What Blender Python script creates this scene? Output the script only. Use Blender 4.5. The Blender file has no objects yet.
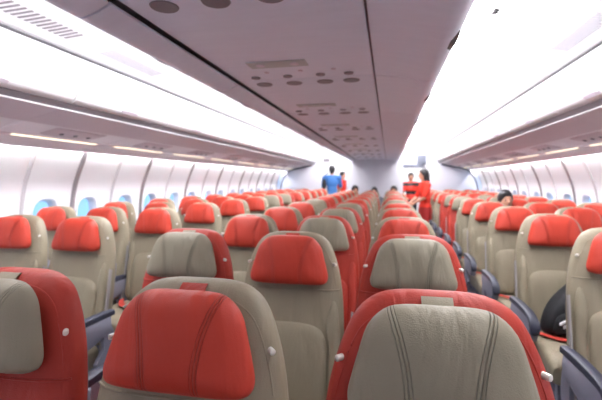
import bpy, math, random
from mathutils import Vector, Matrix
R = random.Random(7)
C = bpy.context.scene.collection
SC = bpy.context.scene
PI = math.pi

# ------------------------------------------------------------------ helpers
def tag(o, label=None, cat=None, group=None, kind=None):
    if label: o['label'] = label
    if cat: o['category'] = cat
    if group: o['group'] = group
    if kind: o['kind'] = kind
    return o

def empty(name, loc=(0, 0, 0), rz=0.0):
    o = bpy.data.objects.new(name, None)
    o.empty_display_size = .1
    o.location = loc
    o.rotation_euler = (0, 0, rz)
    C.objects.link(o)
    return o

class MB:
    """collects geometry for ONE mesh object"""
    def __init__(s):
        s.v = []; s.f = []; s.m = []
    def add(s, v, f, mi=0):
        b = len(s.v)
        s.v += [tuple(p) for p in v]
        s.f += [tuple(b + i for i in q) for q in f]
        s.m += [mi] * len(f)
    def loft(s, secs, closed=True, cap=True, mi=0):
        n = len(secs[0]); v = [p for q in secs for p in q]; f = []
        for i in range(len(secs) - 1):
            for j in range(n if closed else n - 1):
                k = (j + 1) % n
                f.append((i * n + j, i * n + k, (i + 1) * n + k, (i + 1) * n + j))
        if cap and closed:
            f.append(tuple(range(n - 1, -1, -1)))
            f.append(tuple((len(secs) - 1) * n + j for j in range(n)))
        s.add(v, f, mi)
    def box(s, x0, x1, y0, y1, z0, z1, b=0.0, mi=0):
        b = min(b, (x1 - x0) * .49, (y1 - y0) * .49, (z1 - z0) * .49)
        if b <= 0:
            v = [(x, y, z) for z in (z0, z1) for y in (y0, y1) for x in (x0, x1)]
            s.add(v, [(0, 2, 3, 1), (4, 5, 7, 6), (0, 1, 5, 4), (2, 6, 7, 3), (0, 4, 6, 2), (1, 3, 7, 5)], mi)
            return
        secs = []
        def rect(z, ins):
            p = []
            cx = [(x1, y1, 0), (x0, y1, 90), (x0, y0, 180), (x1, y0, 270)]
            for (x, y, a) in cx:
                sx = -1 if x == x1 else 1; sy = -1 if y == y1 else 1
                for t in (0, 30, 60, 90):
                    r = math.radians(a + t)
                    p.append((x + sx * b + (b - ins) * math.cos(r), y + sy * b + (b - ins) * math.sin(r), z))
            return p
        for t in (0, 30, 60, 90):
            r = math.radians(t); secs.append(rect(z0 + b - b * math.sin(PI / 2 - r), b - b * math.cos(PI / 2 - r)))
        for t in (0, 30, 60, 90):
            r = math.radians(t); secs.append(rect(z1 - b + b * math.sin(r), b - b * math.cos(r)))
        s.loft(secs, mi=mi)
    def tube(s, pts, rad, n=8, mi=0):
        pts = [Vector(p) for p in pts]
        if not isinstance(rad, (list, tuple)): rad = [rad] * len(pts)
        secs = []
        for i, p in enumerate(pts):
            d = (pts[min(i + 1, len(pts) - 1)] - pts[max(i - 1, 0)]).normalized()
            a = Vector((0, 0, 1)) if abs(d.z) < .9 else Vector((1, 0, 0))
            u = d.cross(a).normalized(); w = d.cross(u)
            secs.append([p + (u * math.cos(2 * PI * k / n) + w * math.sin(2 * PI * k / n)) * rad[i] for k in range(n)])
        s.loft(secs, mi=mi)
    def ell(s, c, r, n=14, m=8, mi=0, rot=None):
        c = Vector(c); v = []; f = []
        for i in range(m + 1):
            t = PI * i / m
            for j in range(n):
                a = 2 * PI * j / n
                q = Vector((r[0] * math.sin(t) * math.cos(a), r[1] * math.sin(t) * math.sin(a), r[2] * math.cos(t)))
                if rot: q = rot @ q
                v.append(c + q)
        for i in range(m):
            for j in range(n):
                k = (j + 1) % n
                f.append((i * n + j, (i + 1) * n + j, (i + 1) * n + k, i * n + k))
        s.add(v, f, mi)
    def capsule(s, a, b, ra, rb, n=12, flat=1.0):
        a = Vector(a); b = Vector(b); d = (b - a); L = d.length; d.normalize()
        h = Vector((0, 1, 0)) if abs(d.y) < .9 else Vector((1, 0, 0))
        w = d.cross(h).normalized(); u = w.cross(d)
        secs = []
        for t in (-80, -60, -35, -10): 
            r = math.radians(t); secs.append((a + d * ra * math.sin(r), ra * math.cos(r)))
        for k in (0.0, .5, 1.0): secs.append((a.lerp(b, k), ra + (rb - ra) * k))
        for t in (10, 35, 60, 80):
            r = math.radians(t); secs.append((b + d * rb * math.sin(r), rb * math.cos(r)))
        s.loft([[c + (w * math.cos(2 * PI * j / n) + u * flat * math.sin(2 * PI * j / n)) * q for j in range(n)] for c, q in secs])
    def inflate(s, outline, y0, front, back, pf=2.6, pb=4.0, rings=(1, .985, .955, .9, .82, .7, .55, .38, .2)):
        """closed cushion from an outline in x,z: front bulges to -y, back to +y"""
        n = len(outline)
        cx = sum(p[0] for p in outline) / n; cz = (max(p[1] for p in outline) + min(p[1] for p in outline)) / 2
        def ring(k, th, p, sg):
            y = th * (1 - k ** p) ** (1 / p)
            return [(cx + (x - cx) * k, y0 + sg * y, cz + (z - cz) * k) for x, z in outline]
        secs = [ring(k, back, pb, 1) for k in reversed(rings)] + [ring(k, front, pf, -1) for k in rings[1:]]
        s.loft(secs)
    def xf(s, fn):
        s.v = [tuple(fn(*p)) for p in s.v]; return s
    def build(s, name, mat, parent=None, smooth=True, angle=40, loc=None):
        me = bpy.data.meshes.new(name)
        me.from_pydata(s.v, [], s.f)
        mats = mat if isinstance(mat, (list, tuple)) else [mat]
        for m in mats: me.materials.append(m)
        if any(s.m): me.polygons.foreach_set('material_index', s.m)
        import bmesh
        bm = bmesh.new(); bm.from_mesh(me)
        bmesh.ops.remove_doubles(bm, verts=bm.verts, dist=1e-6)
        bmesh.ops.recalc_face_normals(bm, faces=bm.faces)
        if smooth:
            for f in bm.faces: f.smooth = True
            for e in bm.edges:
                if len(e.link_faces) == 2 and e.calc_face_angle(0) > math.radians(angle): e.smooth = False
        bm.to_mesh(me); bm.free()
        o = bpy.data.objects.new(name, me)
        C.objects.link(o)
        if parent: o.parent = parent
        if loc: o.location = loc
        return o

def copy_tree(o, parent=None):
    c = o.copy(); C.objects.link(c)
    if parent: c.parent = parent
    for ch in [x for x in KIDS.get(o.name, [])]: copy_tree(ch, c)
    return c
KIDS = {}
def freeze_kids():
    KIDS.clear()
    for o in bpy.data.objects:
        if o.parent: KIDS.setdefault(o.parent.name, []).append(o)

def smooth_poly(pts, n=4):
    """closed Catmull-Rom through pts"""
    out = []; m = len(pts)
    for i in range(m):
        p0, p1, p2, p3 = (pts[(i + k - 1) % m] for k in range(4))
        for j in range(n):
            t = j / n
            out.append(tuple(.5 * (2 * p1[a] + (p2[a] - p0[a]) * t + (2 * p0[a] - 5 * p1[a] + 4 * p2[a] - p3[a]) * t * t + (3 * p1[a] - p0[a] - 3 * p2[a] + p3[a]) * t ** 3) for a in range(2)))
    return out

def open_curve(pts, n=5):
    out = []
    for i in range(len(pts) - 1):
        p0 = pts[max(i - 1, 0)]; p1 = pts[i]; p2 = pts[i + 1]; p3 = pts[min(i + 2, len(pts) - 1)]
        for j in range(n):
            t = j / n
            out.append(tuple(.5 * (2 * p1[a] + (p2[a] - p0[a]) * t + (2 * p0[a] - 5 * p1[a] + 4 * p2[a] - p3[a]) * t * t + (3 * p1[a] - p0[a] - 3 * p2[a] + p3[a]) * t ** 3) for a in range(2)))
    out.append(pts[-1]); return out

# ------------------------------------------------------------------ materials
def srgb(r, g, b):
    f = lambda c: (c / 255 / 12.92) if c / 255 <= .04045 else ((c / 255 + .055) / 1.055) ** 2.4
    return (f(r), f(g), f(b), 1)

def mat(name, col, rough=.5, metal=0, noise=0, nscale=20, bump=0, bscale=60, emit=0, spec=.5, stretch=None):
    m = bpy.data.materials.new(name); m.use_nodes = True
    nt = m.node_tree; p = nt.nodes['Principled BSDF']
    p.inputs['Base Color'].default_value = col
    p.inputs['Roughness'].default_value = rough
    p.inputs['Metallic'].default_value = metal
    p.inputs['Specular IOR Level'].default_value = spec
    tc = nt.nodes.new('ShaderNodeTexCoord')
    src = tc.outputs['Object']
    if stretch:
        mp = nt.nodes.new('ShaderNodeMapping'); mp.inputs['Scale'].default_value = stretch
        nt.links.new(src, mp.inputs['Vector']); src = mp.outputs['Vector']
    if noise:
        nz = nt.nodes.new('ShaderNodeTexNoise'); nz.inputs['Scale'].default_value = nscale
        nt.links.new(src, nz.inputs['Vector'])
        mx = nt.nodes.new('ShaderNodeMix'); mx.data_type = 'RGBA'
        mx.inputs['A'].default_value = tuple(c * (1 - noise) for c in col[:3]) + (1,)
        mx.inputs['B'].default_value = tuple(min(1, c * (1 + noise)) for c in col[:3]) + (1,)
        nt.links.new(nz.outputs['Fac'], mx.inputs['Factor']); nt.links.new(mx.outputs['Result'], p.inputs['Base Color'])
    if bump:
        nz = nt.nodes.new('ShaderNodeTexNoise'); nz.inputs['Scale'].default_value = bscale; nz.inputs['Detail'].default_value = 3
        nt.links.new(src, nz.inputs['Vector'])
        b = nt.nodes.new('ShaderNodeBump'); b.inputs['Strength'].default_value = bump; b.inputs['Distance'].default_value = .01
        nt.links.new(nz.outputs['Fac'], b.inputs['Height']); nt.links.new(b.outputs['Normal'], p.inputs['Normal'])
    if emit:
        p.inputs['Emission Color'].default_value = col; p.inputs['Emission Strength'].default_value = emit
    return m

def leather(name, col, seam=None):
    """soft leather: fine grain, long vertical creases, stitched seams given in object coordinates.
    seam = (a, b, zc): two stitched lines at |x| = a + b*(z-zc)^2"""
    m = bpy.data.materials.new(name); m.use_nodes = True
    nt = m.node_tree; N = nt.nodes; L = nt.links; p = N['Principled BSDF']
    p.inputs['Roughness'].default_value = .5; p.inputs['Specular IOR Level'].default_value = .35
    tc = N.new('ShaderNodeTexCoord')
    def math_(op, a, b=None):
        n = N.new('ShaderNodeMath'); n.operation = op
        for i, q in enumerate((a, b)):
            if q is None: continue
            if isinstance(q, (int, float)): n.inputs[i].default_value = q
            else: L.new(q, n.inputs[i])
        return n.outputs[0]
    oi = N.new('ShaderNodeObjectInfo')
    ad = N.new('ShaderNodeVectorMath'); ad.operation = 'ADD'
    cb = N.new('ShaderNodeCombineXYZ')
    L.new(math_('MULTIPLY', oi.outputs['Random'], 37.0), cb.inputs[1])
    L.new(tc.outputs['Object'], ad.inputs[0]); L.new(cb.outputs[0], ad.inputs[1])
    mp = N.new('ShaderNodeMapping'); mp.inputs['Scale'].default_value = (1.0, .6, .22)
    L.new(ad.outputs[0], mp.inputs['Vector'])
    n1 = N.new('ShaderNodeTexNoise'); n1.inputs['Scale'].default_value = 11; n1.inputs['Detail'].default_value = 3; n1.inputs['Distortion'].default_value = .8
    L.new(mp.outputs['Vector'], n1.inputs['Vector'])
    n2 = N.new('ShaderNodeTexNoise'); n2.inputs['Scale'].default_value = 420
    L.new(tc.outputs['Object'], n2.inputs['Vector'])
    h = math_('ADD', math_('MULTIPLY', n1.outputs['Fac'], 1.0), math_('MULTIPLY', n2.outputs['Fac'], .05))
    n3 = N.new('ShaderNodeTexNoise'); n3.inputs['Scale'].default_value = 6
    L.new(ad.outputs[0], n3.inputs['Vector'])
    mx = N.new('ShaderNodeMix'); mx.data_type = 'RGBA'
    mx.inputs['A'].default_value = tuple(c * .86 for c in col[:3]) + (1,)
    mx.inputs['B'].default_value = tuple(min(1, c * 1.12) for c in col[:3]) + (1,)
    L.new(n3.outputs['Fac'], mx.inputs['Factor'])
    colour = mx.outputs['Result']
    if seam:
        sx = N.new('ShaderNodeSeparateXYZ'); L.new(tc.outputs['Object'], sx.inputs[0])
        dz = math_('SUBTRACT', sx.outputs['Z'], seam[2])
        cur = math_('ADD', math_('MULTIPLY', math_('MULTIPLY', dz, dz), seam[1]), seam[0])
        d = math_('SUBTRACT', math_('ABSOLUTE', sx.outputs['X']), cur)
        g = None
        for off in ((0.0, .0021), (.0065, .0013), (-.0065, .0013)):
            q = math_('DIVIDE', math_('ABSOLUTE', math_('SUBTRACT', d, off[0])), off[1])
            q = math_('SUBTRACT', 1.0, math_('MINIMUM', q, 1.0))
            g = q if g is None else math_('ADD', g, q)
        h = math_('SUBTRACT', h, math_('MULTIPLY', g, .35))
        m2 = N.new('ShaderNodeMix'); m2.data_type = 'RGBA'
        L.new(math_('MULTIPLY', math_('MINIMUM', g, 1.0), .32), m2.inputs['Factor'])
        L.new(colour, m2.inputs['A']); m2.inputs['B'].default_value = tuple(c * .45 for c in col[:3]) + (1,)
        colour = m2.outputs['Result']
    L.new(colour, p.inputs['Base Color'])
    b = N.new('ShaderNodeBump'); b.inputs['Strength'].default_value = .8; b.inputs['Distance'].default_value = .018
    L.new(h, b.inputs['Height']); L.new(b.outputs['Normal'], p.inputs['Normal'])
    return m

RED = srgb(174, 56, 42); CREAM = srgb(146, 136, 114)
M = dict(
    red_l=leather('red_leather', RED), cream_l=leather('cream_leather', CREAM),
    red_p=leather('red_headrest_leather', srgb(190, 60, 42), (.053, 1.5, .98)), cream_p=leather('cream_headrest_leather', srgb(144, 136, 116), (.053, 1.5, .98)),
    navy=mat('navy_pad', srgb(46, 48, 64), .45, bump=.2, bscale=300),
    grey_pl=mat('grey_plastic', srgb(132, 132, 144), .4),
    grey_dk=mat('dark_grey_plastic', srgb(84, 84, 96), .45),
    post=mat('post_plastic', srgb(158, 152, 148), .45),
    shell=mat('seat_shell', srgb(120, 118, 122), .45),
    metal=mat('metal', (.7, .7, .7, 1), .3, 1),
    stud=mat('stud', srgb(225, 220, 210), .3, .3),
    belt=mat('red_webbing', srgb(190, 60, 45), .7, bump=.4, bscale=400),
    wall=mat('sidewall', srgb(238, 240, 244), .5, noise=.02, nscale=3),
    rib=mat('rib', srgb(128, 122, 126), .5),  # grey stands for shadow in the gaps between wall panels
    gap_pale=mat('gap_shade_pale', srgb(186, 183, 188), .5),  # paler shade for every second gap; also on one air grille
    white=mat('white_panel', srgb(236, 234, 234), .4, noise=.01, nscale=2),
    seamc=mat('seam_gasket', srgb(62, 60, 62), .6),
    psu=mat('service_panel_plastic', srgb(208, 196, 204), .5, noise=.03, nscale=5, stretch=(1, .3, 1)),
    psu2=mat('service_panel_pale', srgb(234, 230, 236), .45, noise=.03, nscale=5),
    bin_d=mat('centre_bin_plastic', srgb(222, 224, 234), .45, noise=.05, nscale=9, stretch=(.6, 3, 1)),
    band=mat('bin_band', srgb(128, 122, 126), .5),
    dark=mat('dark_recess', srgb(52, 46, 48), .6),
    carpet=mat('carpet', srgb(98, 102, 118), .95, noise=.3, nscale=160, bump=.5, bscale=500),
    part=mat('partition', srgb(216, 214, 220), .5, noise=.02, nscale=3),
    frame=mat('window_frame', srgb(214, 218, 228), .4),
    ceil_glow=mat('glowing_ceiling', (.97, .97, 1, 1), .4, emit=4.0),  # emission added to the aisle ceiling panels; shared by the galley lights
    cove=mat('cove_diffuser', (.97, .97, 1, 1), .4, emit=13.0),
    wash=mat('wall_wash_diffuser', (1, .98, .98, 1), .4, emit=34.0),
    strip=mat('reading_strip', srgb(255, 240, 208), .4, emit=1.0),
    sign=mat('sign', srgb(168, 172, 168), .35),
    black=mat('black_nylon', srgb(26, 26, 30), .7, bump=.3, bscale=250),
    logo=mat('white_print', srgb(230, 230, 230), .5),
    skin=mat('skin', srgb(206, 150, 122), .5), hair=mat('black_hair', srgb(24, 20, 22), .45, bump=.5, bscale=90, stretch=(1, 1, .2)),
    blue=mat('blue_cloth', srgb(66, 116, 178), .8, noise=.1, nscale=12), redc=mat('red_cloth', srgb(232, 52, 32), .75, noise=.08, nscale=12),
    trouser=mat('dark_cloth', srgb(40, 42, 54), .8), skirt=mat('red_skirt', srgb(170, 36, 34), .7), eye=mat('eye', srgb(30, 22, 20), .3),
    lip=mat('lip', srgb(160, 80, 74), .5), shoe=mat('shoe', srgb(20, 20, 22), .4), steel=mat('galley_steel', srgb(200, 202, 208), .35, .2),
    greyc=mat('grey_cloth', srgb(120, 124, 136), .8),
)
# striped cloth
m = bpy.data.materials.new('striped_cloth'); m.use_nodes = True; nt = m.node_tree
tc = nt.nodes.new('ShaderNodeTexCoord'); sp = nt.nodes.new('ShaderNodeSeparateXYZ'); nt.links.new(tc.outputs['Object'], sp.inputs[0])
a = nt.nodes.new('ShaderNodeMath'); a.operation = 'MULTIPLY'; a.inputs[1].default_value = 4.6; nt.links.new(sp.outputs['Z'], a.inputs[0])
b = nt.nodes.new('ShaderNodeMath'); b.operation = 'FRACT'; nt.links.new(a.outputs[0], b.inputs[0])
g = nt.nodes.new('ShaderNodeMath'); g.operation = 'GREATER_THAN'; g.inputs[1].default_value = .6; nt.links.new(b.outputs[0], g.inputs[0])
x = nt.nodes.new('ShaderNodeMix'); x.data_type = 'RGBA'; x.inputs['A'].default_value = srgb(232, 60, 44); x.inputs['B'].default_value = srgb(30, 24, 26)
nt.links.new(g.outputs[0], x.inputs['Factor']); nt.links.new(x.outputs['Result'], nt.nodes['Principled BSDF'].inputs['Base Color']); M['stripe'] = m
# window pane: clear acrylic
m = bpy.data.materials.new('window_acrylic'); m.use_nodes = True; nt = m.node_tree; nt.nodes.remove(nt.nodes['Principled BSDF'])
tr = nt.nodes.new('ShaderNodeBsdfTransparent'); tr.inputs['Color'].default_value = (.93, .96, 1, 1)
gl = nt.nodes.new('ShaderNodeBsdfGlossy'); gl.inputs['Roughness'].default_value = .05
fr = nt.nodes.new('ShaderNodeFresnel'); ms = nt.nodes.new('ShaderNodeMixShader')
ms.inputs[0].default_value = .05; nt.links.new(tr.outputs[0], ms.inputs[1]); nt.links.new(gl.outputs[0], ms.inputs[2])
nt.links.new(ms.outputs[0], nt.nodes['Material Output'].inputs[0]); M['pane'] = m

# ------------------------------------------------------------------ cabin dimensions (metres, x = 0 on the cabin axis)
Y_BACK, Y_PART, Y_CB, Y_END = -1.35, 11.0, 10.95, 13.2
MODP = 1.11                       # bin / ceiling module
MOD0 = 2.23 - 4 * MODP + 0.0      # first joint
mods = [MOD0 + i * MODP for i in range(0, 13) if MOD0 + i * MODP < Y_PART]

def extr(profile, y0, y1, sgn=1, thick=None):
    """loft an open x,z profile along y"""
    mb = MB()
    mb.loft([[(sgn * x, y0, z) for x, z in profile], [(sgn * x, y1, z) for x, z in profile]], closed=False)
    return mb

def slab(profile, y0, y1, th, sgn=1, nrm=None):
    """open profile thickened away from the cabin into a closed solid"""
    out = []
    n = len(profile)
    for i, (x, z) in enumerate(profile):
        a = profile[max(i - 1, 0)]; b = profile[min(i + 1, n - 1)]
        dx, dz = b[0] - a[0], b[1] - a[1]; l = math.hypot(dx, dz) or 1
        out.append((x + dz / l * th, z - dx / l * th))
    ring = list(profile) + out[::-1]
    mb = MB()
    mb.loft([[(sgn * x, y, z) for x, z in ring] for y in (y0, y1)])
    return mb

# floor
mb = MB(); mb.box(-2.75, 2.75, Y_BACK, Y_END, -.05, 0)
tag(mb.build('floor', M['carpet'], smooth=False), kind='structure')

# side walls with window openings
WPROF = [(2.40, 0.0), (2.52, .22), (2.60, .55), (2.635, .85), (2.635, 1.05), (2.60, 1.27), (2.54, 1.44), (2.465, 1.60), (2.42, 1.70), (2.38, 1.78)]
wc = open_curve(WPROF, 6)
al = [0]
for i in range(1, len(wc)): al.append(al[-1] + math.dist(wc[i], wc[i - 1]))
def wallpt(s, off=0):
    s = max(0, min(al[-1] - 1e-6, s))
    for i in range(1, len(al)):
        if al[i] >= s: break
    t = (s - al[i - 1]) / (al[i] - al[i - 1])
    x = wc[i - 1][0] + (wc[i][0] - wc[i - 1][0]) * t; z = wc[i - 1][1] + (wc[i][1] - wc[i - 1][1]) * t
    dx, dz = wc[i][0] - wc[i - 1][0], wc[i][1] - wc[i - 1][1]; l = math.hypot(dx, dz)
    return x + dz / l * off, z - dx / l * off
def s_of_z(zz):
    return min((abs(wc[i][1] - zz), al[i]) for i in range(len(wc)))[1]
S_WIN = s_of_z(1.0) + .015
BAY = MODP / 2
GAP0 = 3.36
bays = []
y = GAP0 - 10 * BAY
while y < Y_PART: bays.append(y); y += BAY
WW, WH = .118, .172       # half width/height of the window opening

def superell(a, w, h, p=3.0):
    c, s_ = math.cos(a), math.sin(a)
    return w * abs(c) ** (2 / p) * (1 if c >= 0 else -1), h * abs(s_) ** (2 / p) * (1 if s_ >= 0 else -1)

def rect_pt(a, y0, y1, s0, s1):
    c, s_ = math.cos(a), math.sin(a)
    ky = (y1 if c > 0 else -y0) / abs(c) if abs(c) > 1e-9 else 1e9
    ks = (s1 if s_ > 0 else -s0) / abs(s_) if abs(s_) > 1e-9 else 1e9
    k = min(ky, ks); return c * k, s_ * k

for sgn, side in ((-1, 'left'), (1, 'right')):
    wall = MB()
    wn = 0
    for bi, yb in enumerate(bays):
        y0, y1 = yb, min(yb + BAY, Y_PART)
        if y1 - y0 < .5:
            continue
        yc = yb + .20 if bi % 2 == 0 else yb + .24
        dy0, dy1 = yc - y0, y1 - yc
        s_lo, s_hi = .32, .34
        # lower and upper strips
        for sa, sb, ns in ((0, S_WIN - s_lo, 8), (S_WIN + s_hi, al[-1], 9)):
            secs = []
            for i in range(ns + 1):
                s_ = sa + (sb - sa) * i / ns; x, z = wallpt(s_)
                secs.append([(sgn * x, y0 + (y1 - y0) * j / 4, z) for j in range(5)])
            wall.loft(secs, closed=False)
        # ring around the opening
        angs = sorted(set([2 * PI * k / 48 for k in range(48)] + [math.atan2(s2, c2) % (2 * PI) for c2 in (-dy0, dy1) for s2 in (-s_lo, s_hi)]))
        rings = []
        for t in (0, .25, .5, .75, 1.0):
            rg = []
            for a in angs:
                u0, v0 = superell(a, WW + .02, WH + .02); u1, v1 = rect_pt(a, -dy0, dy1, -s_lo, s_hi)
                u, v = u0 + (u1 - u0) * t, v0 + (v1 - v0) * t
                x, z = wallpt(S_WIN + v); rg.append((sgn * x, yc + u, z))
            rings.append(rg)
        wall.loft(rings, closed=True, cap=False)
        # window: bezel, deep reveal and pane
        wn += 1
        fr_ = MB(); rings = []
        for (gw, off) in ((.034, -.002), (.030, -.008), (.018, -.008), (.006, .004), (-.004, .03), (-.012, .06)):
            rings.append([(sgn * wallpt(S_WIN + superell(a, WW + gw, WH + gw)[1], off)[0], yc + superell(a, WW + gw, WH + gw)[0], wallpt(S_WIN + superell(a, WW + gw, WH + gw)[1], off)[1]) for a in [2 * PI * k / 40 for k in range(40)]])
        fr_.loft(rings, closed=True, cap=False)
        idx = wn + (0 if side == 'left' else 20)
        wo = tag(fr_.build('window_%d' % idx, M['frame']), kind='structure')
        pn = MB()
        rg = [[(sgn * wallpt(S_WIN + superell(a, WW - .008, WH - .008)[1], o_)[0], yc + superell(a, WW - .008, WH - .008)[0], wallpt(S_WIN + superell(a, WW - .008, WH - .008)[1], o_)[1]) for a in [2 * PI * k / 40 for k in range(40)]] for o_ in (.052, .057)]
        pn.loft(rg); pn.build('window_pane', M['pane'], wo)
    tag(wall.build('wall_' + side, M['wall']), kind='structure')
    # panel joints: gap shadow put into the grey of raised strips
    for bi, yb in enumerate(bays):
        strong = bi % 2 == 0
        if yb < .5 or yb > Y_PART - .05: continue
        w = .021 if strong else .012
        secs = []
        ns = 30
        for i in range(ns + 1):
            s_ = .02 + (al[-1] - .04) * i / ns
            q = []
            for (dy, of) in ((-w - .012, .004), (-w, -.010), (-w * .4, -.014), (w * .4, -.014), (w, -.010), (w + .012, .004)):
                x, z = wallpt(s_, of); q.append((sgn * x, yb + dy, z))
            secs.append(q)
        rb = MB(); rb.loft(secs)
        tag(rb.build('trim_%d' % (bi + (1 if side == 'left' else 31)), M['rib'] if strong else M['gap_pale']), kind='structure')

# ceiling over each aisle: curved cove panels plus an inner panel with added glow
for sgn, side in ((-1, 'left'), (1, 'right')):
    cove = [(1.60, 2.158), (1.52, 2.197), (1.43, 2.236), (1.33, 2.285), (1.24, 2.32)]
    cb_ = MB()
    for i, y0 in enumerate(mods):
        y1 = min(y0 + MODP, Y_PART)
        s_ = slab(cove[::-1], y0 + .004, y1 - .004, -.02, sgn); cb_.add(s_.v, s_.f)
        # vent slats cut as dark slots
    tag(cb_.build('ceiling', M['white'], smooth=True), kind='structure')
    cb_ = MB()
    # flat roof above everything so that no daylight leaks in
    cb_.box(min(sgn * .5, sgn * 2.75), max(sgn * .5, sgn * 2.75), Y_BACK, Y_END, 2.47, 2.5)
    tag(cb_.build('ceiling', M['white']), kind='structure')
    cb_ = MB()
    cb_.box(min(sgn * 2.375, sgn * 2.75), max(sgn * 2.375, sgn * 2.75), Y_BACK, Y_PART, 1.79, 2.47)
    tag(cb_.build('ceiling', M['white'], smooth=True), kind='structure')
cm = MB(); cm.box(-.5, .5, Y_BACK, Y_END, 2.47, 2.5)
tag(cm.build('ceiling', M['white']), kind='structure')

ORD = ['first', 'second', 'third', 'fourth', 'fifth', 'sixth', 'seventh', 'eighth', 'ninth', 'tenth', 'eleventh', 'twelfth', 'thirteenth']
vis = [y for y in mods if y + MODP > .3]
# ceiling panels given a glow to light the bins, one per module and side
for sgn, side in ((-1, 'left'), (1, 'right')):
    for i, y0 in enumerate(vis):
        y1 = min(y0 + MODP, Y_PART) - .004
        d = slab([(.70, 2.385), (.85, 2.385), (1.0, 2.375), (1.12, 2.352), (1.225, 2.325)], y0 + .004, y1, .012, sgn)
        # slab() thickens downwards for this direction: keep the solid above the lit face
        o = d.build('ceiling_glow', M['ceil_glow'])
        if True:
            q = MB(); q.loft([[(sgn * x, y, z) for x, z in ((.682, 2.30), (.69, 2.295), (.74, 2.365), (.732, 2.37))] for y in (y0 + .02, y1 - .02)])
            q.build('cove_lamp', M['cove'] if i else M['white'], o, smooth=False)
        tag(o, 'white ceiling panel with added glow over the %s aisle, %s along from the camera end' % (side, ORD[i]), 'ceiling light', 'aisle ceiling panels with added glow')
        if i == 0 or i > 8: pass
    # air grilles in the cove
    for i, y0 in enumerate(vis[:3]):
        g_ = MB()
        n = 22
        for k in range(n):
            yy = y0 + .16 + k * (MODP - .30 - .22 * (i == 2)) / (n - 1)
            # slanted slot following the cove surface
            p = [(1.512, 2.2005), (1.475, 2.2165), (1.435, 2.2338)]
            secs = [[(sgn * x, yy - .0075 + j * .028, z - .0035), (sgn * x, yy + .0075 + j * .028, z - .0035), (sgn * x, yy + .0075 + j * .028, z + .004), (sgn * x, yy - .0075 + j * .028, z + .004)] for j, (x, z) in enumerate(p)]
            g_.loft(secs)
        o = g_.build('air_grille', M['band'] if i < 2 else M['gap_pale'], smooth=False)
        tag(o, 'slotted air grille above the %s bins, %s along from the camera end' % (side, ORD[i]), 'air grille', 'air grilles in the aisle ceiling')

t = empty('ceiling_marker', (1.0, 2.66, 2.374)); tag(t, 'small grey rectangular plate on the glowing ceiling over the right aisle', 'ceiling plate')
q = MB(); q.box(-.024, .024, -.05, .05, -.012, -.002, .003); q.build('plate', M['band'], t)
q = MB(); q.box(-.014, .014, -.035, .035, -.015, -.011, .001); q.build('lens', M['seamc'], t)
# dark gasket between cove and bins
for k, sgn in enumerate((-1, 1)):
    mb = MB(); mb.tube([(sgn * 1.584, vis[0], 2.154), (sgn * 1.584, Y_PART, 2.154)], .0085, 8)
    tag(mb.build('trim_%d' % (61 + k), M['seamc']), kind='structure')

# ------------------------------------------------------------------ side overhead bins with service panels
def side_bin(sgn):
    root = empty('overhead_bin', (0, 0, 0))
    L = MODP
    prof = open_curve([(1.588, 2.146), (1.566, 2.08), (1.552, 2.00), (1.552, 1.92), (1.575, 1.868), (1.612, 1.846)], 4)
    d = slab(prof, .006, L - .006, .015, -sgn if False else sgn)
    d = MB(); ring = prof + [(x + .018, z + .006) for x, z in prof[::-1]]
    secs = [[(sgn * x, y, z) for x, z in ring] for y in (.008, L - .008)]
    d.loft(secs)
    dr = d.build('door', M['white'], root)
    h = MB()     # handle: shallow grey pull set in the lower lip of the door
    secs = []
    for j in range(9):
        t = j / 8; y = L / 2 - .09 + .18 * t; w = .012 * math.sin(PI * t) + .003
        secs.append([(sgn * 1.568, y, 1.874 + w), (sgn * 1.560, y, 1.872 + w * .6), (sgn * (1.578), y, 1.858), (sgn * 1.590, y, 1.866)])
    h.loft(secs); h.build('handle', M['psu'], dr)
    b = MB()
    body = [(1.610, 2.142), (1.600, 1.98), (1.600, 1.93), (1.622, 1.862), (1.70, 1.845), (2.30, 1.72), (2.36, 1.72), (2.36, 2.142)]
    b.loft([[(sgn * x, y, z) for x, z in body] for y in (.001, L - .001)])
    b.build('bin_body', M['white'], root, angle=20)
    b = MB()
    band = [(1.618, 1.842), (1.640, 1.822), (1.652, 1.812), (1.668, 1.818), (1.66, 1.838), (1.64, 1.85)]
    b.loft([[(sgn * x, y, z) for x, z in band[:]] for y in (.001, L - .001)])
    b.build('lower_band', M['band'], root)
    b = MB(); b.tube([(sgn * 1.656, .001, 1.808), (sgn * 1.656, L - .001, 1.808)], .005)
    b.build('edge_strip', M['white'], root)
    return root

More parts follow.
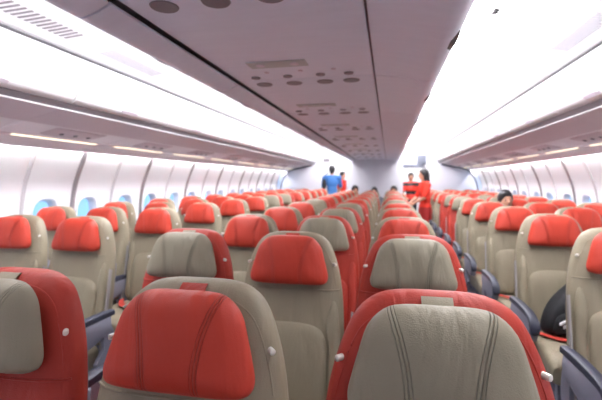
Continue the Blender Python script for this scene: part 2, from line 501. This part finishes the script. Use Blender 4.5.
def side_service(sgn):
    root = empty('service_panel', (0, 0, 0)); L = MODP
    b = slab([(1.664, 1.808), (1.78, 1.785), (1.93, 1.752), (1.955, 1.744)], .002, L - .002, -.012, sgn)
    b.build('inner_panel', M['psu'], root)
    b = slab([(1.958, 1.747), (2.08, 1.722), (2.22, 1.692)], .006, L - .006, -.012, sgn); b.build('outer_panel', M['psu2'], root)
    # shallow sculpted service unit
    b = MB()
    secs = []
    for y, k in ((.30, 0), (.34, 1), (.78, 1), (.84, 0)):
        secs.append([(sgn * 1.99, y, 1.742 - .010 * k), (sgn * 2.00, y, 1.738 - .016 * k), (sgn * 2.14, y, 1.709 - .016 * k), (sgn * 2.16, y, 1.706 - .008 * k), (sgn * 2.16, y, 1.714), (sgn * 1.99, y, 1.75)])
    b.loft(secs); su = b.build('service_unit', M['psu'], root)
    for k in range(3):
        n = MB(); yy = .42 + k * .14
        n.tube([(sgn * 2.07, yy, 1.712), (sgn * 2.068, yy, 1.702)], [.02, .016], 12); n.build('air_nozzle', M['grey_dk'], su)
    b = slab([(2.225, 1.690), (2.27, 1.681)], .0, L, -.012, sgn); b.build('light_channel', M['psu'], root)
    b = MB(); b.loft([[(sgn * 2.238, y, 1.684), (sgn * 2.256, y, 1.680), (sgn * 2.256, y, 1.688), (sgn * 2.238, y, 1.692)] for y in (.16, L - .10)])
    b.build('light_strip', M['strip'], root, smooth=False)
    b = slab([(2.272, 1.681), (2.33, 1.663), (2.385, 1.630), (2.398, 1.618)], .0, L, -.012, sgn); b.build('outer_lip', M['psu2'], root)
    b = MB(); b.loft([[(sgn * x, y, z) for x, z in ((2.398, 1.665), (2.43, 1.662), (2.43, 1.670), (2.398, 1.673))] for y in (.02, L - .02)])
    b.build('wall_wash_lamp', M['wash'], root, smooth=False)
    return root

protos = {sgn: (side_bin(sgn), side_service(sgn)) for sgn in (-1, 1)}
def centre_bin():
    root = empty('centre_overhead_bin', (0, 0, 0)); L = 1.09
    b = MB()
    body = [(-.47, 1.935), (.44, 1.935), (.60, 1.94), (.64, 1.965), (.65, 2.20), (.66, 2.40), (.66, 2.46), (-.66, 2.46), (-.66, 2.40), (-.65, 2.20), (-.64, 1.965)]
    b.loft([[(x, y, z) for x, z in body] for y in (.001, L - .001)]); b.build('bin_body', M['band'], root, angle=20)
    tail = [(.53, 1.877), (.582, 1.868), (.628, 1.896), (.655, 1.965), (.668, 2.07), (.672, 2.20), (.668, 2.33)]
    for sgn in (-1, 1):
        prof = open_curve(([(.474, 1.900)] if sgn < 0 else [(.306, 1.912), (.42, 1.902)]) + tail, 4)
        d = MB(); inner = []
        for i, (x, z) in enumerate(prof):
            a = prof[max(i - 1, 0)]; c = prof[min(i + 1, len(prof) - 1)]
            dx, dz = c[0] - a[0], c[1] - a[1]; l = math.hypot(dx, dz); inner.append((x - dz / l * .012, z + dx / l * .012))
        ring = prof + inner[::-1]
        d.loft([[(sgn * x, y, z) for x, z in ring] for y in (.005, L - .005)])
        dr = d.build('door', M['bin_d'], root)
        h = MB(); secs = []
        for j in range(11):
            t = j / 10; y = L / 2 - .105 + .21 * t; w = math.sin(PI * t)
            secs.append([(sgn * (.606 - .006 * w), y, 1.882 - .010 * w), (sgn * (.625 + .006 * w), y, 1.889 - .004 * w), (sgn * (.643 + .006 * w), y, 1.925 + .01 * w), (sgn * .625, y, 1.925)])
        h.loft(secs); h.build('latch', M['dark'], dr)
    return root
def centre_service():
    root = empty('centre_service_panel', (0, 0, 0)); L = 1.09
    b = MB(); b.box(-.460, .296, .003, L - .003, 1.918, 1.932, .004); b.build('panel', M['bin_d'], root)
    b = MB(); b.box(-.30, -.01, .74, .84, 1.9135, 1.919, .002); sg = b.build('sign_panel', M['sign'], root)
    for x in (-.24, -.07):
        q = MB(); q.tube([(x, .79, 1.9105), (x, .79, 1.914)], .022, 14); q.build('sign_lamp', M['psu'], sg)
    for x in (-.34, -.16, .02, .17):
        q = MB(); q.tube([(x, .09, 1.914), (x, .09, 1.919)], [.044, .048], 24); s_ = q.build('speaker_grille', M['band'], root)
        q = MB()
        q.tube([(x, 1.02, 1.919), (x, 1.02, 1.912), (x, 1.02, 1.911)], [.026, .024, .012], 16); q.build('air_nozzle', M['band'], root)
    for x in (-.25, -.07, .10):
        q = MB(); q.tube([(x, .93, 1.919), (x, .93, 1.914)], [.014, .012], 12); q.build('reading_light', M['psu'], root)
    return root
cproto = (centre_bin(), centre_service())

# ------------------------------------------------------------------ seats
def seat_outline():
    half = [(0, 1.140), (.06, 1.139), (.105, 1.130), (.142, 1.105), (.166, 1.065), (.186, 1.01), (.200, .95), (.211, .87), (.218, .75), (.219, .60), (.214, .47), (.19, .425), (.10, .415), (0, .415)]
    pts = half + [(-x, z) for x, z in half[-2:0:-1]]
    return smooth_poly(pts, 3)
def pillow_outline():
    half = [(0, 1.132), (.062, 1.131), (.096, 1.121), (.124, 1.092), (.139, 1.048), (.151, 1.005), (.157, .976), (.150, .955), (.122, .947), (.06, .945), (0, .945)]
    pts = half + [(-x, z) for x, z in half[-2:0:-1]]
    return smooth_poly(pts, 3)
SH = lambda x, y, z: (x, y + (z - 1.14) * .20, z)      # rake of the back

def make_seat(kind):
    lea, oth = (M['red_l'], M['cream_l']) if kind == 'red' else (M['cream_l'], M['red_l'])
    pil = M['cream_p'] if kind == 'red' else M['red_p']
    root = empty('airliner_seat', (0, 0, 0))
    b = MB(); b.inflate(seat_outline(), .055, .055, .035, 3.2, 5.0, (1, .992, .975, .95, .91, .86, .8, .7, .55, .35, .15)); b.xf(SH)
    back = b.build('backrest', lea, root)
    # piping around the edge of the leather cover and the hem under the headrest
    o_ = seat_outline(); pts = [(x * .925, .0218, .7775 + (z - .7775) * .925) for x, z in o_ if z > .93]
    pts = sorted(pts, key=lambda p: math.atan2(p[2] - .9, p[0]))
    b = MB(); b.tube([SH(*p) for p in pts], .0022, 6); b.build('piping', lea, back)
    b = MB(); b.tube([SH(x, .0545 - .055 * (1 - (abs(x) / .206) ** 3.2) ** .3125, .922) for x in [-.2 + .02 * i for i in range(21)]], .003, 6); b.build('hem', lea, back)
    # hard shell on the rear
    b = MB(); o2 = [(x * .97, max(z, .45) - .012) for x, z in seat_outline()]
    b.inflate(o2, .072, .006, .034, 4, 3.5, (1, .985, .95, .85, .6, .3)); b.xf(SH); sh = b.build('rear_shell', M['shell'], root)
    b = MB(); b.box(-.185, .185, .106, .122, .60, .86, .006); b.xf(SH); b.build('tray_table', M['grey_pl'], root)
    # headrest pillow
    b = MB(); b.inflate(pillow_outline(), -.012, .052, .012, 2.7, 3.0, (1, .992, .975, .95, .91, .86, .8, .7, .55, .35, .15)); b.xf(SH)
    hr = b.build('headrest', pil, root)
    # strap tab that runs from the headrest over the top of the backrest
    b = MB(); path = [(.004, 1.112), (.015, 1.1235), (.024, 1.1312), (.031, 1.1352), (.034, 1.134)]
    b.loft([[(-.028, y, z), (.028, y, z), (.028, y + .001, z - .004), (-.028, y + .001, z - .004)] for y, z in path]); b.xf(SH); b.build('strap', oth, hr)
    # side studs
    for sx in (-1, 1):
        b = MB(); b.tube([(sx * .166, .034, 1.018), (sx * .181, .017, 1.018), (sx * .1825, .0155, 1.018)], [.006, .006, .003], 12); b.xf(SH); b.build('stud', M['stud'], root)
    # lumbar cushion with arched top and two bolsters
    half = [(0, .800), (.07, .797), (.12, .783), (.148, .752), (.156, .70), (.155, .56), (.148, .47), (.10, .455), (0, .452)]
    b = MB(); b.inflate(smooth_poly(half + [(-x, z) for x, z in half[-2:0:-1]], 3), .012, .034, .01, 3.5, 3); b.xf(SH); b.build('lumbar_cushion', lea, root)
    for sx in (-1, 1):
        half = [(.150, .80), (.170, .88), (.192, .86), (.207, .72), (.207, .52), (.200, .46), (.170, .46), (.162, .55), (.163, .72)]
        b = MB(); b.inflate(smooth_poly([(sx * x, z) for x, z in half], 3), .02, .026, .008, 2.4, 3); b.xf(SH); b.build('bolster', lea, root)
    # seat cushion
    def sq(x0, x1, y, z0, z1, r, n=5):
        p = []
        for cx, cz, a in ((x1 - r, z1 - r, 0), (x0 + r, z1 - r, 90), (x0 + r, z0 + r, 180), (x1 - r, z0 + r, 270)):
            for i in range(n): t = math.radians(a + 90 * i / (n - 1)); p.append((cx + r * math.cos(t), y, cz + r * math.sin(t)))
        return p
    b = MB(); b.loft([sq(-.19, .19, -.625, .355, .40, .02), sq(-.203, .203, -.622, .335, .425, .03), sq(-.208, .208, -.60, .325, .447, .04), sq(-.208, .208, -.52, .32, .462, .04), sq(-.208, .208, -.32, .32, .450, .035), sq(-.208, .208, -.14, .32, .440, .03)])
    cu = b.build('seat_cushion', lea, root)
    # armrest on the seat's left (seen from behind) side
    def arm(x, nm='armrest'):
        body = open_curve([(-.10, .598), (-.25, .602), (-.38, .598), (-.428, .575), (-.440, .53), (-.425, .48), (-.38, .462), (-.27, .47), (-.14, .50), (-.09, .54)], 2)
        b = MB(); b.loft([[(x + dx, y, .556 + (z - .556) * k) for y, z in body] for dx, k in ((-.0235, .9), (-.020, 1), (.020, 1), (.0235, .9))])
        a = b.build(nm, M['grey_pl'], root)
        pad = open_curve([(-.06, .622), (-.16, .628), (-.28, .628), (-.38, .620), (-.435, .598), (-.462, .560), (-.466, .528), (-.452, .515), (-.440, .535), (-.430, .572), (-.395, .596), (-.28, .604), (-.14, .602), (-.06, .598)], 2)
        b = MB(); b.loft([[(x + dx, -.26 + (y + .26) * k2, .59 + (z - .59) * k) for y, z in pad] for dx, k, k2 in ((-.024, .6, .985), (-.021, .9, .995), (-.015, 1, 1), (.015, 1, 1), (.021, .9, .995), (.024, .6, .985))])
        b.build('arm_pad', M['navy'], a)
        b = MB(); br = [(-.10, .55), (-.06, .50), (-.07, .36), (-.17, .33), (-.20, .36), (-.145, .42), (-.14, .51)]
        b.loft([[(x + dx, y, z) for y, z in smooth_poly(br, 3)] for dx in (-.012, .012)]); b.build('arm_bracket', M['grey_pl'], a)
        b = MB(); b.loft([[(x + (dx if x < 0 else -dx), y, z) for y, z in ((-.150, .42), (-.120, .42), (-.075, .64), (-.035, .84), (-.055, .85), (-.098, .64))] for dx in (.007, .0145)]); b.build('side_post', M['post'], a)
    arm(-.235)
    # belt laid over the cushion
    b = MB(); path = [(-.20, -.16, .452), (-.15, -.24, .462), (-.08, -.33, .4655), (.0, -.36, .4665), (.08, -.33, .4665), (.15, -.25, .461), (.20, -.16, .452)]
    b.loft([[(x - .008, y - .022, z), (x + .004, y + .022, z), (x + .004, y + .022, z + .003), (x - .008, y - .022, z + .003)] for x, y, z in path]); bl = b.build('seat_belt', M['belt'], root)
    b = MB(); b.box(-.032, .026, -.388, -.332, .468, .480, .004); b.build('buckle', M['metal'], bl)
    # legs
    for yy in (-.12, -.52):
        b = MB(); b.loft([[(.02 - w, y - w, z), (.02 + w, y - w, z), (.02 + w, y + w, z), (.02 - w, y + w, z)] for y, w, z in ((yy - .03, .02, 0.001), (yy, .016, .05), (yy + .03, .015, .325))]); b.build('leg', M['grey_pl'], root)
    return root, arm

BASE = {}
for kind in ('cream', 'red'):
    root, arm = make_seat(kind); BASE[kind] = root
# seats at the right-hand end of a block carry a second armrest
BASE_END = {}
for kind in ('cream', 'red'):
    root, arm = make_seat(kind); arm(.235); BASE_END[kind] = root
freeze_kids()
usedp = set()
def instance(proto, loc):
    if proto.name not in usedp:
        usedp.add(proto.name); o = proto
    else:
        o = copy_tree(proto)
    o.location = loc
    return o

PITCH = .79
blocks = {'left': (-1.86, 2.046, 12), 'centre': (0, .797, 12), 'right': (1.86, 2.025, 12)}
def seat_kind(bn, r, c):          # c = -1, 0, 1 from left to right
    if bn == 'centre':
        if r in (0, 1, 5): return 'red' if c != 0 else 'cream'
        if r in (2, 3, 4): return 'cream' if c != 0 else 'red'
        return 'red' if (r, c) in ((9, 0), (8, 1)) else 'cream'
    if bn == 'left':
        return 'red' if r in (5, 6) and c == 1 else 'cream'
    return 'red' if r in (5, 6) and c < 1 else 'cream'
SEATX = {}
for bn, (xc, y0, n) in blocks.items():
    for r in range(n):
        for c in (-1, 0, 1):
            k = seat_kind(bn, r, c)
            base = BASE_END[k] if c == 1 else BASE[k]
            x = xc + .47 * c + R.uniform(-.004, .004) - (.02 if bn == 'centre' and r == 0 and c < 1 else 0)
            yy = y0 + PITCH * r + (R.uniform(-.012, .012) if r > 1 else 0) - (.05 if bn == 'centre' and r == 0 else 0)
            o = instance(base, (x, yy, 0)); SEATX[(bn, r, c)] = (x, yy)
            if bn == 'centre': pos = {-1: 'left seat', 0: 'middle seat', 1: 'right seat'}[c]
            else: pos = 'window seat' if (c == -1) == (bn == 'left') and c != 0 else ('middle seat' if c == 0 else 'aisle seat')
            ot = 'cream' if k == 'red' else 'red'
            o['label'] = '%s leather seat with %s headrest, %s in the %s row of the %s block' % (k, ot, pos, ORD[r], bn)
            o['category'] = 'seat'
            o['group'] = 'airliner seats in the %s block' % bn
            if k == 'red' : pass

# side bins and panels
for sgn, side in ((-1, 'left'), (1, 'right')):
    for i, y0 in enumerate(vis):
        if y0 + MODP > Y_PART + .35: continue
        o = instance(protos[sgn][0], (0, y0, 0)); tag(o, 'white overhead bin above the %s window seats, %s from the camera end' % (side, ORD[i]), 'overhead bin', 'overhead bins along the %s wall' % side)
        o = instance(protos[sgn][1], (0, y0, 0)); tag(o, 'mauve service panel with light strip under the %s bins, %s from the camera end' % (side, ORD[i]), 'service panel', 'service panels under the %s bins' % side)
cy = 1.13 - 2 * 1.09
i = 0
while cy + 1.09 < Y_CB + .3:
    if cy + 1.09 > .1:
        yy = cy
        o = instance(cproto[0], (0, yy, 0)); tag(o, 'mauve grey centre overhead bin between the two aisles, %s from the camera end' % ORD[i], 'overhead bin', 'centre overhead bins')
        o = instance(cproto[1], (0, yy, 0)); tag(o, 'mauve service panel with round nozzles under the centre bins, %s from the camera end' % ORD[i], 'service panel', 'service panels under the centre bins')
        i += 1
    cy += 1.09

# ------------------------------------------------------------------ partitions, galley end
def structure_box(name, *a, m='part', b=0):
    mb = MB(); mb.box(*a, b); return tag(mb.build(name, M[m], smooth=b > 0), kind='structure')
mb = MB(); mb.box(-.74, .74, Y_CB, Y_CB + .06, 0, 2.47, .012)
tag(mb.build('wall_centre', M['part']), kind='structure')
for sgn, side in ((-1, 'left'), (1, 'right')):
    mb = MB(); x0, x1 = sorted((sgn * 1.44, sgn * 2.75)); mb.box(x0, x1, Y_PART, Y_PART + .06, 0, 2.47, .004)
    tag(mb.build('wall_partition_' + side, M['part']), kind='structure')
    # dark seal where partition meets the curved wall and the bins
    pts = [wallpt(al[-1] * t / 24, -.035) for t in range(6, 20)]
    pts += [(2.38, 1.605), (2.30, 1.645), (2.20, 1.672), (2.05, 1.702), (1.85, 1.745), (1.70, 1.775)]
    mb = MB(); mb.tube([(sgn * x, Y_PART - .022, z) for x, z in pts], .016, 8)
    tag(mb.build('trim_%d' % (70 + (sgn > 0)), M['seamc']), kind='structure')
structure_box('wall_front', -2.75, 2.75, Y_BACK - .06, Y_BACK, 0, 2.5)
structure_box('wall_end', -2.75, 2.75, Y_END, Y_END + .06, 0, 2.5, m='white')
for sgn, side in ((-1, 'left'), (1, 'right')):
    x0, x1 = sorted((sgn * 2.70, sgn * 2.76)); structure_box('wall_galley_' + side, x0, x1, Y_PART, Y_END, 0, 2.5, m='white')
# hull skin behind the cabin lining near the camera is not needed; lit ceiling of the galley
for sgn, side in ((-1, 'left'), (1, 'right')):
    mb = MB(); x0, x1 = sorted((sgn * .75, sgn * 1.6)); mb.box(x0, x1, Y_PART + .15, Y_END - .2, 2.43, 2.46, .004)
    tag(mb.build('ceiling_glow', M['ceil_glow']), 'bright square ceiling light in the galley beyond the %s aisle' % side, 'ceiling light', 'galley ceiling lights')
# exit sign over the left aisle doorway and grey stowage cabinet above the right doorway
t = empty('ceiling_sign', (-1.33, 11.25, 1.93)); tag(t, 'small grey hanging sign above the doorway at the end of left aisle', 'sign')
mb = MB(); mb.box(-.09, .09, -.015, .015, -.05, .05, .006); mb.build('sign_board', M['band'], t)
mb = MB(); mb.tube([(-.05, 0, .05), (-.05, 0, .53)], .004); mb.tube([(.05, 0, .05), (.05, 0, .53)], .004); mb.build('hanger', M['metal'], t)
t = empty('galley_cabinet', (1.12, 11.6, 0)); tag(t, 'pale grey high cabinet above the doorway at the end of right aisle', 'cabinet')
mb = MB(); mb.box(-.42, .16, -.25, .25, 1.72, 1.80, .02); mb.build('lower_shelf', M['greyc'], t)
mb = MB(); mb.box(.02, .24, -.25, .25, 1.80, 2.05, .02); mb.build('cabinet_body', M['greyc'], t)
mb = MB(); mb.box(.16, .24, -.05, .25, 0, 1.80, .01); mb.build('side_panel', M['part'], t)

# ------------------------------------------------------------------ backpack on a right-hand seat
sx, sy = SEATX[('right', 1, -1)]
t = empty('backpack', (sx + .0, sy - .22, .468), .2)
tag(t, 'black backpack with white mark leaning on a cream aisle seat of the right block', 'backpack')
b = MB(); half = [(-.12, 0), (-.12, .09), (-.07, .19), (.02, .28), (.085, .30), (.115, .26), (.12, .10), (.115, 0), (0, -.004)]
b.inflate(smooth_poly(half, 3), 0, .075, .07, 2.8, 3); bb = b.build('bag_body', M['black'], t)
b = MB(); b.inflate(smooth_poly([(-.10, .015), (-.10, .08), (-.06, .13), (.03, .14), (.06, .10), (.065, .02), (0, .01)], 3), -.066, .022, .01, 2.8, 3); pk = b.build('front_pocket', M['black'], t)
b = MB()
for (xa, za, xb, zb, w) in ((-.085, .078, -.025, .108, .007), (-.065, .060, .010, .096, .008), (-.04, .048, .015, .072, .006)):
    b.loft([[(xa, -.097, za - w), (xb, -.097, zb - w), (xb, -.097, zb + w), (xa, -.097, za + w)], [(xa, -.085, za - w), (xb, -.085, zb - w), (xb, -.085, zb + w), (xa, -.085, za + w)]])
b.build('printed_mark', M['logo'], pk, smooth=False)
b = MB(); b.tube([(.03, .0, .27), (.035, .01, .31), (.065, .01, .315), (.08, .0, .275)], .006); b.build('carry_loop', M['black'], t)

# ------------------------------------------------------------------ people
def remesh(o, vox):
    m_ = o.modifiers.new('r', 'REMESH'); m_.mode = 'VOXEL'; m_.voxel_size = vox; m_.use_smooth_shade = True
    s_ = o.modifiers.new('s', 'SMOOTH'); s_.factor = .5; s_.iterations = 3
    dg = bpy.context.evaluated_depsgraph_get()
    me = bpy.data.meshes.new_from_object(o.evaluated_get(dg))
    o.modifiers.clear(); mt = o.data.materials[0]; o.data = me
    if not me.materials: me.materials.append(mt)
    return o

def person(loc, rz, H, label, top, bottom, seated=False, long_hair=False, skirt=False, female=False, reach=0.0, lean=0.0, sleeves=.6, group=None):
    k = H / 1.75
    root = empty('person', loc, rz)
    tag(root, label, 'person', group)
    V = lambda x, y, z: Vector((x * k, y * k, z * k))
    sh = .175 if female else .20
    if not seated:
        hipz, dz = .92, 0
        hip = [V(s * .09, 0, .90) for s in (-1, 1)]; knee = [V(s * .10, -.02, .50) for s in (-1, 1)]; ank = [V(s * .105, .02, .09) for s in (-1, 1)]; toe = [V(s * .12, -.14, .035) for s in (-1, 1)]
    else:
        hipz, dz = .10, -.82
        hip = [V(s * .09, 0, .09) for s in (-1, 1)]; knee = [V(s * .11, -.43, .12) for s in (-1, 1)]; ank = [V(s * .12, -.45, -.30) for s in (-1, 1)]; toe = [V(s * .13, -.60, -.36) for s in (-1, 1)]
    def T(x, y, z):      # torso point, standing frame, leaned forward about the hips
        zz = (z - .92) * (.86 if seated else 1); q = V(x, y - lean * zz, .92 + zz + dz); return q
    neck, chin = T(0, .01, 1.46), T(0, -.01, 1.55)
    head = T(0, -.015, 1.635)
    shd = [T(s * sh, .01, 1.42) for s in (-1, 1)]
    if seated:
        elb = [T(s * (sh + .005), -.06, 1.16) for s in (-1, 1)]; wri = [T(s * .12, -.27, 1.10) for s in (-1, 1)]
    else:
        elb = [T(s * (sh + .05), -.03 - reach * .12, 1.14 + reach * .02) for s in (-1, 1)]; wri = [T(s * (sh + .02 - reach * .10), -.08 - reach * .30, .92 + reach * .22) for s in (-1, 1)]
    # body
    def torso(b, e):
        b.ell(T(0, .0, 1.30), (.165 * k * (sh / .2) + e, .105 * k + e, .20 * k + e)); b.ell(T(0, 0, 1.08), (.135 * k + e, .095 * k + e, .17 * k + e)); b.ell(T(0, .0, .95), (.16 * k + e, .11 * k + e, .12 * k + e))
        for s in (0, 1): b.capsule(shd[s], T((-1, 1)[s] * .05, .01, 1.44), .055 * k + e, .05 * k + e)
    b = MB(); torso(b, 0)
    b.capsule(neck - Vector((0, 0, .05)), chin, .055 * k, .05 * k)
    b.ell(head, (.074 * k, .092 * k, .112 * k), 20, 14); b.ell(head + V(0, -.035, -.055), (.05 * k, .052 * k, .052 * k))
    b.capsule(head + V(0, -.088, .01), head + V(0, -.108, -.022), .009 * k, .014 * k, 8)
    for s in (-1, 1): b.ell(head + V(s * .076, .008, -.01), (.010 * k, .018 * k, .030 * k), 8, 6)
    for s in (0, 1):
        sg = (-1, 1)[s]
        b.capsule(shd[s], elb[s], .050 * k, .040 * k); b.capsule(elb[s], wri[s], .039 * k, .027 * k)
        d = (wri[s] - elb[s]).normalized()
        palm = wri[s] + d * .055 * k; b.capsule(wri[s], palm + d * .02 * k, .026 * k, .034 * k)
        side = Vector((0, 1, 0)) if abs(d.y) < .7 else Vector((1, 0, 0))
        side = (side - d * side.dot(d)).normalized(); curl = d.cross(side) * sg
        for fi, ln in enumerate((.070, .080, .075, .058)):
            p0 = palm + side * (.026 - .0175 * fi) * k + d * .02 * k
            p1 = p0 + (d * .9 + curl * .2) * ln * .5 * k; p2 = p1 + (d * .65 + curl * .65) * ln * .5 * k
            b.capsule(p0, p1, .0095 * k, .009 * k, 8); b.capsule(p1, p2, .009 * k, .0075 * k, 8)
        p0 = wri[s] + d * .03 * k + side * .02 * k; p1 = p0 + (side * .75 + d * .6) * .04 * k; p2 = p1 + (side * .2 + d * .9) * .032 * k
        b.capsule(p0, p1, .012 * k, .010 * k, 8); b.capsule(p1, p2, .010 * k, .008 * k, 8)
        b.capsule(hip[s], knee[s], .082 * k, .055 * k); b.capsule(knee[s], ank[s], .054 * k, .038 * k)
        b.capsule(ank[s] + V(0, .02, -.04), toe[s], .036 * k, .030 * k)
    remesh(b.build('body', M['skin'], root), .008)
    # shirt
    b = MB(); torso(b, .014)
    b.capsule(neck - Vector((0, 0, .09 * k)), neck - Vector((0, 0, .03 * k)), .075 * k, .062 * k)
    for s in (0, 1):
        e2 = shd[s].lerp(elb[s], min(1, sleeves * 1.4)); b.capsule(shd[s], e2, .066 * k, .058 * k)
        if sleeves > .8: b.capsule(elb[s], elb[s].lerp(wri[s], .85), .055 * k, .042 * k)
    remesh(b.build('shirt', top, root), .011)
    # trousers or skirt
    b = MB(); b.ell(T(0, 0, .93), (.178 * k, .128 * k, .13 * k))
    if skirt:
        b.loft([[(math.cos(a_) * w * k, math.sin(a_) * w * .75 * k, z * k) for a_ in [2 * PI * j / 20 for j in range(20)]] for z, w in ((.52, .155), (.70, .175), (.90, .180), (1.0, .150))])
    else:
        for s in (0, 1): b.capsule(hip[s], knee[s], .098 * k, .072 * k); b.capsule(knee[s], knee[s].lerp(ank[s], .93), .072 * k, .058 * k)
    remesh(b.build('skirt' if skirt else 'trousers', bottom, root), .011)
    for s in (0, 1):
        b = MB(); q = ank[s] + V(0, .02, -.04); b.capsule(q, toe[s], .044 * k, .037 * k); remesh(b.build('shoe', M['shoe'], root), .008)
    # hair: cap over the skull, open at the face
    b = MB(); b.ell(head + V(0, .018, .028), (.090 * k, .100 * k, .110 * k), 20, 12)
    b.ell(head + V(0, .045, -.02), (.076 * k, .062 * k, .095 * k))
    b.ell(head + V(0, -.045, .082), (.06 * k, .045 * k, .035 * k))
    if long_hair:
        b.capsule(head + V(0, .055, 0), head + V(0, .085, -.26), .078 * k, .055 * k); b.capsule(head + V(.05, .02, .0), head + V(.06, .04, -.20), .045 * k, .03 * k); b.capsule(head + V(-.05, .02, .0), head + V(-.06, .04, -.20), .045 * k, .03 * k)
    remesh(b.build('hair', M['hair'], root), .008)
    for s in (-1, 1):
        b = MB(); b.ell(head + V(s * .030, -.082, .004), (.013 * k, .008 * k, .007 * k), 10, 6); b.build('eye', M['eye'], root)
        b = MB(); b.ell(head + V(s * .031, -.084, .027), (.018 * k, .006 * k, .004 * k), 8, 6); b.build('eyebrow', M['hair'], root)
    b = MB(); b.ell(head + V(0, -.087, -.052), (.022 * k, .008 * k, .006 * k), 10, 6); b.build('mouth', M['lip'], root)
    return root

pb = person((-1.19, 11.35, 0), PI + .15, 1.78, 'person in bright blue shirt seen from behind, standing at end of left aisle', M['blue'], M['trouser'], reach=.5)
# dark shoulder bag worn by the man in blue
b = empty('shoulder_bag', (-1.38, 11.17, 1.22)); tag(b, 'dark bag hanging at the side of the person in blue shirt', 'bag')
q = MB(); q.inflate(smooth_poly([(-.04, -.16), (-.05, .12), (0, .18), (.05, .12), (.04, -.16), (0, -.18)], 3), 0, .07, .07, 3, 3); q.build('bag_body', M['black'], b)
q = MB(); q.tube([(0, 0, .17), (.04, .02, .30), (.12, .05, .37)], .012); q.build('bag_strap', M['black'], b)
person((-.95, 11.85, 0), 1.0, 1.62, 'person in red shirt standing beside the person in blue, facing left', M['redc'], M['trouser'], female=True, reach=.3)
person((1.07, 8.1, 0), -1.3, 1.57, 'person with long black hair in red uniform standing in right aisle', M['redc'], M['skirt'], female=True, long_hair=True, skirt=True, reach=.6, lean=.05)
person((.95, 11.1, 0), .1, 1.56, 'person in red and black striped shirt at the end of right aisle', M['stripe'], M['trouser'], reach=.5)
def sit(bn, r, c, dx, H, label, top, rz=0.0, lean=-.12):
    x, y = SEATX[(bn, r, c)]
    return person((x + dx, y - .27, .475), rz, H, label, top, M['trouser'], seated=True, lean=lean, female=True, group=None)
sit('right', 4, 0, -.17, 1.60, 'seated person with short black hair in the right block, behind red headrests', M['greyc'], .1)
sit('centre', 11, -1, .12, 1.62, 'seated person, leftmost of three dark heads in the far centre row', M['redc'], .3)
sit('centre', 11, 0, .06, 1.54, 'seated person, middle of three dark heads in the far centre row', M['greyc'])
sit('centre', 11, 1, .02, 1.60, 'seated person, rightmost of three dark heads in the far centre row', M['blue'], -.1)

# ------------------------------------------------------------------ world: daylight outside the windows
w = bpy.data.worlds.new('sky'); SC.world = w; w.use_nodes = True; nt = w.node_tree
bg = nt.nodes['Background']; tc = nt.nodes.new('ShaderNodeTexCoord'); sp = nt.nodes.new('ShaderNodeSeparateXYZ')
nt.links.new(tc.outputs['Generated'], sp.inputs[0])
cr = nt.nodes.new('ShaderNodeValToRGB'); nt.links.new(sp.outputs['Z'], cr.inputs[0])
cr.color_ramp.elements[0].position = 0; cr.color_ramp.elements[0].color = srgb(150, 200, 240)
cr.color_ramp.elements[1].position = .35; cr.color_ramp.elements[1].color = srgb(60, 130, 230)
nt.links.new(cr.outputs[0], bg.inputs[0]); bg.inputs[1].default_value = 0.9

# ------------------------------------------------------------------ camera
cam = bpy.data.cameras.new('camera'); co = bpy.data.objects.new('camera', cam); C.objects.link(co)
co.location = (.381, 0, 1.35); co.rotation_euler = (PI / 2 - .047, 0, .214)
cam.sensor_width = 36; cam.lens = 404 / 602 * 36; cam.clip_start = .02; cam.clip_end = 100
cam.dof.use_dof = True; cam.dof.focus_distance = .80; cam.dof.aperture_fstop = 4.5
SC.camera = co
SC.view_settings.view_transform = 'Standard'; SC.view_settings.look = 'None'; SC.view_settings.gamma = 1; SC.view_settings.use_curve_mapping = False
SC.view_settings.exposure = 1.0
SC.cycles.max_bounces = 10; SC.cycles.diffuse_bounces = 7; SC.cycles.sample_clamp_indirect = 6
